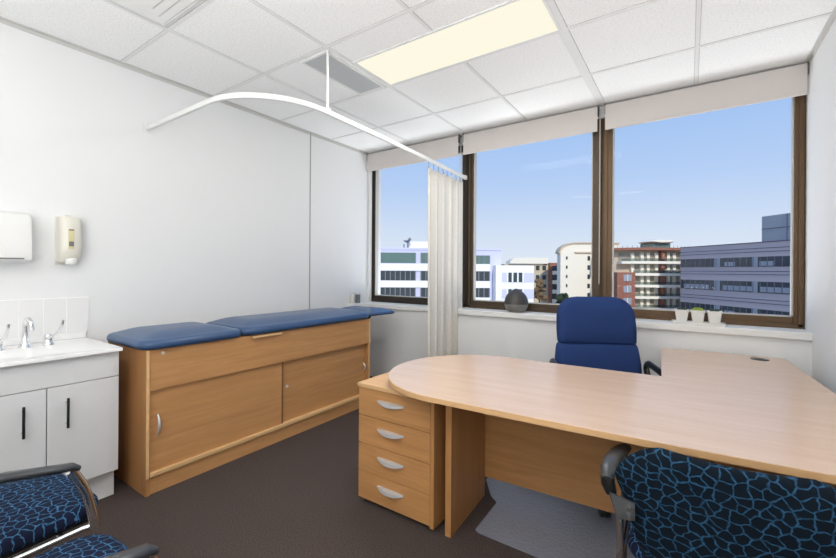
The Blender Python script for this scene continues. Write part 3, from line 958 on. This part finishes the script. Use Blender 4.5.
# ------------------------------------------------------------------ outside
A = R(34.183)
def outside(name, label, cat, right, fwd, ang=A, z=-16):
    c, s = math.cos(A), math.sin(A)
    loc = (3.29 + right * c - fwd * s, right * s + fwd * c, z)
    return Thing(name, label, cat, loc, ang, world=False)
ZB = -16.0
o = obj('street_ground', B(-260, 260, 20, 330, ZB - 1, ZB), M['concrete'], kind='structure')

def z_at(v, Dp): return 1.315 + (271.15 - v) * Dp / 400.22 - ZB

# white and lavender office block
Dp = 80
t = outside('office_building', 'white and lavender office block outside, left and middle windows', 'building', 0, Dp)
def X(u, Dp=80): return (u - 418) * Dp / 400.22
def Z(v): return z_at(v, Dp)
t.part('wall', B(X(300), X(501.5), 0, 14, 0, Z(250.5)), M['blav'])
t.part('parapet', B(X(300), X(501.8), -.15, 14.1, Z(250.5), Z(248.3)), M['blav'])
for v0, v1 in ((264.2, 271.3), (281.2, 288), (297.6, 305), (314, 322)):
    t.part('band', B(X(300), X(490.5), -.25, .2, Z(v1), Z(v0)), M['bwhite'])
def strip(u0, u1, v0, v1, mat, n, th=t):
    w = th.part('window', B(X(u0), X(u1), -.12, .1, Z(v1), Z(v0)), mat)
    bm = bmesh.new()
    for i in range(n + 1):
        x = X(u0) + (X(u1) - X(u0)) * i / n
        box(bm, x - .09, x + .09, -.2, -.05, Z(v1), Z(v0))
    th.part('mullion', bm, M['bframe'], w)
    return w
for (v0, v1), mt in zip(((253.3, 263.6), (271.6, 281), (288.2, 297.4), (305.5, 314)), ('bgreen', 'bglass', 'bglass', 'bglass')):
    strip(340, 374, v0, v1, M[mt], 7); strip(381, 416, v0, v1, M[mt], 1 if mt == 'bgreen' else 7); strip(421.5, 457, v0, v1, M[mt], 7); strip(474, 490, v0 + 2.3 if mt == 'bgreen' else v0, v1 + 1.5 if mt == 'bgreen' else v1, M[mt], 3)
Dp = 77
def X77(u): return (u - 418) * 77 / 400.22
X80 = X
X = lambda u: X77(u)
w1 = t.part('wing_wall', B(X77(496.5), X77(534.5), -3, 13, 0, z_at(265.3, 77)), M['bwhite'])
for v0, v1 in ((272.5, 282), (289, 298.5), (306, 316)):
    for a, b in ((502.5, 507), (524, 534.6)):
        t.part('side_panel', B(X(a), X(b), -3.08, -2.9, Z(v1), Z(v0)), M['blav'])
    w = t.part('window', B(X(508), X(523.5), -3.1, -2.9, Z(v1), Z(v0)), M['bglass'])
    bm = bmesh.new()
    for u in (508, 513, 518.3, 523.5): box(bm, X(u) - .14, X(u) + .14, -3.2, -3.0, Z(v1), Z(v0))
    t.part('mullion', bm, M['bwhite'], w)
bm = B(X80(409), X80(470), 4, 12, z_at(248.3, 80), z_at(241.5, 82))
t.part('roof_house', bm, M['bwhite'])
bm = bmesh.new()
zr = z_at(248.3, 80)
cyl(bm, (X80(404), 2.5, zr), (X80(404), 2.5, zr + .9), .12, 8); cyl(bm, (X80(408), 2.5, zr), (X80(408), 2.5, zr + 1.3), .16, 8)
lathe(bm, [(.2, zr + 1.2), (.7, zr + 1.5), (.75, zr + 1.6), (.1, zr + 1.4)], X80(407), 2.5, 12)
tube(bm, [(X80(408), 2.5, zr + 1.3), (X80(410.5), 2.5, zr + 2.1)], .28, 8)
t.part('roof_antenna', bm, M['bframe'], smooth=True)

# brick apartments with stacked balconies
Dp = 118
def X(u): return (u - 418) * Dp / 400.22
t = outside('apartment_block', 'brick and tan apartment block beyond the white offices, middle window', 'building', 0, Dp)
t.part('tan_wall', B(X(505), X(550), 0, 5, 0, Z(264)), M['tan'])
t.part('brick_wall', B(X(549), X(566), -1.2, 5, 0, Z(262.5)), M['brick'])
bm = bmesh.new()
arc = [(X(509), Z(263.5))]
for i in range(9):
    a = R(180 - 90 * i / 8); arc.append((X(519) + (X(519) - X(510)) * math.cos(a), Z(263) + (Z(257.5) - Z(263)) * math.sin(a)))
arc += [(X(548), Z(257.5)), (X(548), Z(263.5))]
loft(bm, [[(x, y, z) for x, z in arc] for y in (-.8, 5)])
t.part('arched_roof', bm, M['cream'])
for i in range(5):
    v = 270.5 + i * 9.3
    b = t.part('balcony', B(X(551.5), X(560.5), -2.6, -1.2, Z(v + 3.6), Z(v)), M['cream'])
    t.part('window', B(X(551.5), X(556), -1.3, -1.1, Z(v), Z(v - 5)), M['bglass'])
    t.part('window', B(X(536.5), X(540), -.1, .1, Z(v - .5), Z(v - 5)), M['bglass'])
    t.part('window', B(X(543), X(546.5), -.1, .1, Z(v - .5), Z(v - 5)), M['bglass'])

# cream tower with a curved shoulder
Dp = 104.5
t = outside('apartment_tower', 'cream apartment tower with curved roof shoulder beside the middle mullion', 'building', 0, Dp)
bm = bmesh.new(); prof = [(X(561), 0), (X(561), Z(256))]
prof += [(X(561), Z(252))]
for i in range(9):
    a = R(180 - 90 * i / 8); prof.append((X(576) + (X(576) - X(561)) * math.cos(a), Z(252) + (Z(243) - Z(252)) * math.sin(a)))
prof += [(X(619), Z(243)), (X(619), 0)]
loft(bm, [[(x, y, z) for x, z in prof] for y in (0, 2.5)])
t.part('wall', bm, M['cream'])
bm = bmesh.new(); outer = []; inner = []
for i in range(9):
    a = R(180 - 90 * i / 8)
    outer.append((X(576) + (X(576) - X(559)) * math.cos(a), Z(253) + (Z(241.8) - Z(253)) * math.sin(a)))
    inner.append((X(576) + (X(576) - X(560.5)) * math.cos(a), Z(253.2) + (Z(243) - Z(253.2)) * math.sin(a)))
poly = outer + [(X(619.5), Z(241.8)), (X(619.5), Z(243))] + inner[::-1]
loft(bm, [[(x, y, z) for x, z in poly] for y in (-.4, 2.6)])
t.part('roof', bm, M['tan'])
t.part('cornice', B(X(575), X(619.3), -.4, .1, Z(252.6), Z(251.2)), M['tan'])
for i in range(5):
    v = 256 + i * 9.2
    t.part('window', B(X(566.5), X(568), -.1, .1, Z(v + 3), Z(v)), M['bglass'])
    t.part('window', B(X(588), X(590.5), -.1, .1, Z(v + 4), Z(v - .5)), M['bglass'])
    t.part('window', B(X(615.5), X(618.5), -.1, .1, Z(v + 5), Z(v)), M['bglass'])

# curved balcony apartments
Dp = 92
t = outside('balcony_apartments', 'apartments with cream curved balconies and rooftop pavilion, right-hand window', 'building', 0, Dp)
def bow(u): # plan curve of the front
    x = (u - 652) / 36.0
    return 3.2 * x * x if u < 652 else .8 * x * x
def slab(u0, u1, y_out, y_in, v0, v1, n=14):
    bm = bmesh.new(); pf, pb = [], []
    for i in range(n + 1):
        u = u0 + (u1 - u0) * i / n
        pf.append((X(u), bow(u) + y_out)); pb.append((X(u), bow(u) + y_in))
    prism(bm, pf + pb[::-1], Z(v1), Z(v0)); return bm
t.part('wall', slab(620, 696, 1.6, 7.5, 249, 345), M['tan'])
t.part('roof', slab(616.5, 698, -.8, 7.8, 246.6, 249.2), M['brick'])
rows = [(261, 'a'), (273, 'b'), (284.5, 'b'), (296, 'b'), (307.5, 'b'), (319, 'b')]
for v, kd in rows:
    u0 = 625 if kd == 'a' else 634.5
    t.part('floor_slab', slab(u0, 697, -.5, 1.8, v - .8, v + 1.8), M['cream'])
    w = t.part('window', slab(u0 + 1, 696, 1.45, 1.7, v - 9.4, v - .4), M['shade_glass'])
    bm = bmesh.new()
    for q, u in enumerate((637, 645.5, 651.5, 660, 672.5, 679, 688)):
        if u > u0 + 2: box(bm, X(u) - .35, X(u) + .35, bow(u) + 1.0, bow(u) + 1.6, Z(v - .3), Z(v - 9.6))
    t.part('pier', bm, M['cream'], w)
    b = t.part('balustrade', slab(u0, 697, -.42, -.34, v - 3.6, v - .8), M['rail_glass'])
t.part('brick_pier', B(X(663.2), X(666.2), bow(665) + .2, bow(665) + 1.7, 0, Z(249)), M['brick'])
wing = t.part('brick_wing', B(X(617), X(635), bow(634) - 1.2, 9, 0, Z(271.5)), M['brick'])
for v in (273.7, 285, 297, 309):
    w = t.part('window', B(X(623), X(631), bow(634) - 1.35, bow(634) - 1.1, Z(v + 6.5), Z(v)), M['bgrey'])
    t.part('mullion', B(X(626.8), X(627.3), bow(634) - 1.45, bow(634) - 1.3, Z(v + 6.5), Z(v)), M['bwhite'], w)
t.part('pavilion_glass', B(X(660), X(679), 3, 8, Z(246.6), Z(241)), M['bgreen'])
bm = bmesh.new(); loft(bm, [[(a, b, z) for a, b in rrect(hx, 3.4, 2, 5, X(669.5), 5.2)] for hx, z in ((X(681) - X(669.5), Z(240.6)), (X(683.5) - X(669.5), Z(239.6)), (X(681) - X(669.5), Z(238.4)))])
t.part('pavilion_roof', bm, M['cream'])
bm = bmesh.new()
for i in range(19):
    u = 622 + i * 4
    cyl(bm, (X(u), bow(u) - .4, Z(246.8)), (X(u), bow(u) - .4, Z(244.6)), .05, 5)
t.part('roof_railing', bm, M['bframe'])

# purple-grey office block seen along its facade
c0, s0 = math.cos(A), math.sin(A)
ang = math.atan2(-.732, .681)
t = outside('banded_office', 'purple-grey banded office block filling the lower right-hand window', 'building', 55.9, 85, ang)
def ZP(m): return 1.315 + m - ZB       # metres above the eye
L = 34
t.part('wall', B(0, L, 0, 18, 0, ZP(5.15)), M['bpurple'])
for z in (4.15, 3.55, .2, -.35, -4.6, -5.2):
    t.part('groove', B(-.02, L, -.06, .05, ZP(z), ZP(z + .1)), M['bpurple_d'])
t.part('coping', B(-.1, L, -.12, 18, ZP(5.15), ZP(5.3)), M['bpurple_d'])
for k_, (za, zb) in enumerate(((1.05, 2.75), (-3.4, -1.5), (-8.0, -6.2))):
    w = t.part('window', B(.2, L, -.08, .1, ZP(za), ZP(zb)), M['bglass'])
    bm = bmesh.new(); rnd = random.Random(k_ + 3)
    x = .2
    while x < L:
        box(bm, x - .06, x + .06, -.16, -.02, ZP(za), ZP(zb)); x += 1.2
    t.part('mullion', bm, M['bpurple_d'], w)
    bm = bmesh.new()
    for x in ((8.2, 9.4), (15.6, 16.6), (23, 24)): box(bm, x[0], x[1], -.14, 0, ZP(za), ZP(zb))
    for x in ((1, 7), (10, 15.6), (17, 22)) if k_ == 1 else ((10.3, 12.4), (16.8, 19.2)):
        box(bm, x[0], x[1], -.11, 0, ZP(za + .15), ZP(za + (zb - za) * .55))
    t.part('spandrel', bm, M['bgrey'], w)
t.part('penthouse', B(16.9, L, .3, 16, ZP(5.3), ZP(9.6)), M['bgrey'])
bm = bmesh.new()
for x in (21, 25, 29): box(bm, x - .05, x + .05, .22, .35, ZP(5.3), ZP(9.6))
box(bm, 16.9, L, .23, .35, ZP(7.4), ZP(7.5))
t.part('penthouse_joint', bm, M['bpurple_d'])

# trees in the street
def tree(u, Dp_, top_v, r, mat, label, seed):
    z1 = z_at(top_v, Dp_)
    t = outside('street_tree', label, 'tree', (u - 418) * Dp_ / 400.22, Dp_)
    bm = bmesh.new(); tube(bm, [(0, 0, 0), (.1, 0, z1 * .5), (0, .1, z1 * .85)], [.35, .25, .1], 8)
    t.part('trunk', bm, M['bark'], smooth=True)
    bm = bmesh.new(); rnd = random.Random(seed)
    for i in range(46):
        a = rnd.random() * 2 * PI; q = rnd.random()
        zc = z1 - r * .35 - q * r * 2.6; rr = r * (.35 + .75 * q) * rnd.random() ** .5
        res = bmesh.ops.create_icosphere(bm, subdivisions=2, radius=r * (.22 + .14 * rnd.random()))
        cv = Vector((rr * math.cos(a), rr * math.sin(a), zc))
        for v in res['verts']: v.co = v.co * (1 + .5 * (rnd.random() - .5)) + cv
    t.part('crown', bm, mat)
tree(563.5, 84, 290.5, 2.0, M['leaf'], 'dark green street tree in front of the cream tower', 1)
tree(540, 90, 277, 1.7, M['leaf_dry'], 'bare brown tree in front of the brick apartments', 2)
tree(622, 88, 300, 1.6, M['leaf'], 'low dark green tree beside the brick wing of the apartments', 3)

# ------------------------------------------------------------------ sky, sun, camera
sc = bpy.context.scene
w = D.worlds.new('sky'); sc.world = w; w.use_nodes = True
nt = w.node_tree; nt.nodes.clear()
out = nt.nodes.new('ShaderNodeOutputWorld'); bg = nt.nodes.new('ShaderNodeBackground')
tc = nt.nodes.new('ShaderNodeTexCoord'); sp = nt.nodes.new('ShaderNodeSeparateXYZ'); cr = nt.nodes.new('ShaderNodeValToRGB')
nt.links.new(tc.outputs['Generated'], sp.inputs[0]); nt.links.new(sp.outputs['Z'], cr.inputs[0])
e = cr.color_ramp.elements
e[0].position = 0; e[0].color = rgb(226, 234, 244)
e[1].position = .42; e[1].color = rgb(146, 187, 242)
for p, c in ((.08, rgb(212, 226, 245)), (.2, rgb(182, 208, 245)), (.9, rgb(120, 165, 230))):
    q = e.new(p); q.color = c
nt.links.new(cr.outputs[0], bg.inputs[0]); bg.inputs[1].default_value = 1.0
nt.links.new(bg.outputs[0], out.inputs[0])

sl = D.lights.new('sun', 'SUN'); sl.energy = 2.7; sl.angle = R(1); sl.color = (1, .95, .87)
so = D.objects.new('sun', sl); COL.objects.link(so); so.location = (30, -10, 30)
dirv = Vector((-.62, .78, -.62)).normalized()
so.rotation_euler = dirv.to_track_quat('-Z', 'Y').to_euler()

cam = D.cameras.new('camera'); co = D.objects.new('camera', cam); COL.objects.link(co)
cam.sensor_width = 36; cam.lens = 400.22 / 836 * 36
cam.shift_x = .6 / 836; cam.shift_y = -8.4 / 836
cam.clip_start = .02; cam.clip_end = 1000
co.location = (3.29, 0, 1.315)
co.matrix_world = Matrix.Translation((3.29, 0, 1.315)) @ Matrix.Rotation(R(34.183), 4, 'Z') @ Matrix.Rotation(R(90), 4, 'X') @ Matrix.Rotation(R(.382), 4, 'Z')
sc.camera = co

vs = sc.view_settings
vs.view_transform = 'Standard'; vs.look = 'None'; vs.exposure = 0; vs.gamma = 1; vs.use_curve_mapping = False
sc.cycles.max_bounces = 10; sc.cycles.diffuse_bounces = 6; sc.cycles.transparent_max_bounces = 12
sc.cycles.sample_clamp_indirect = 6
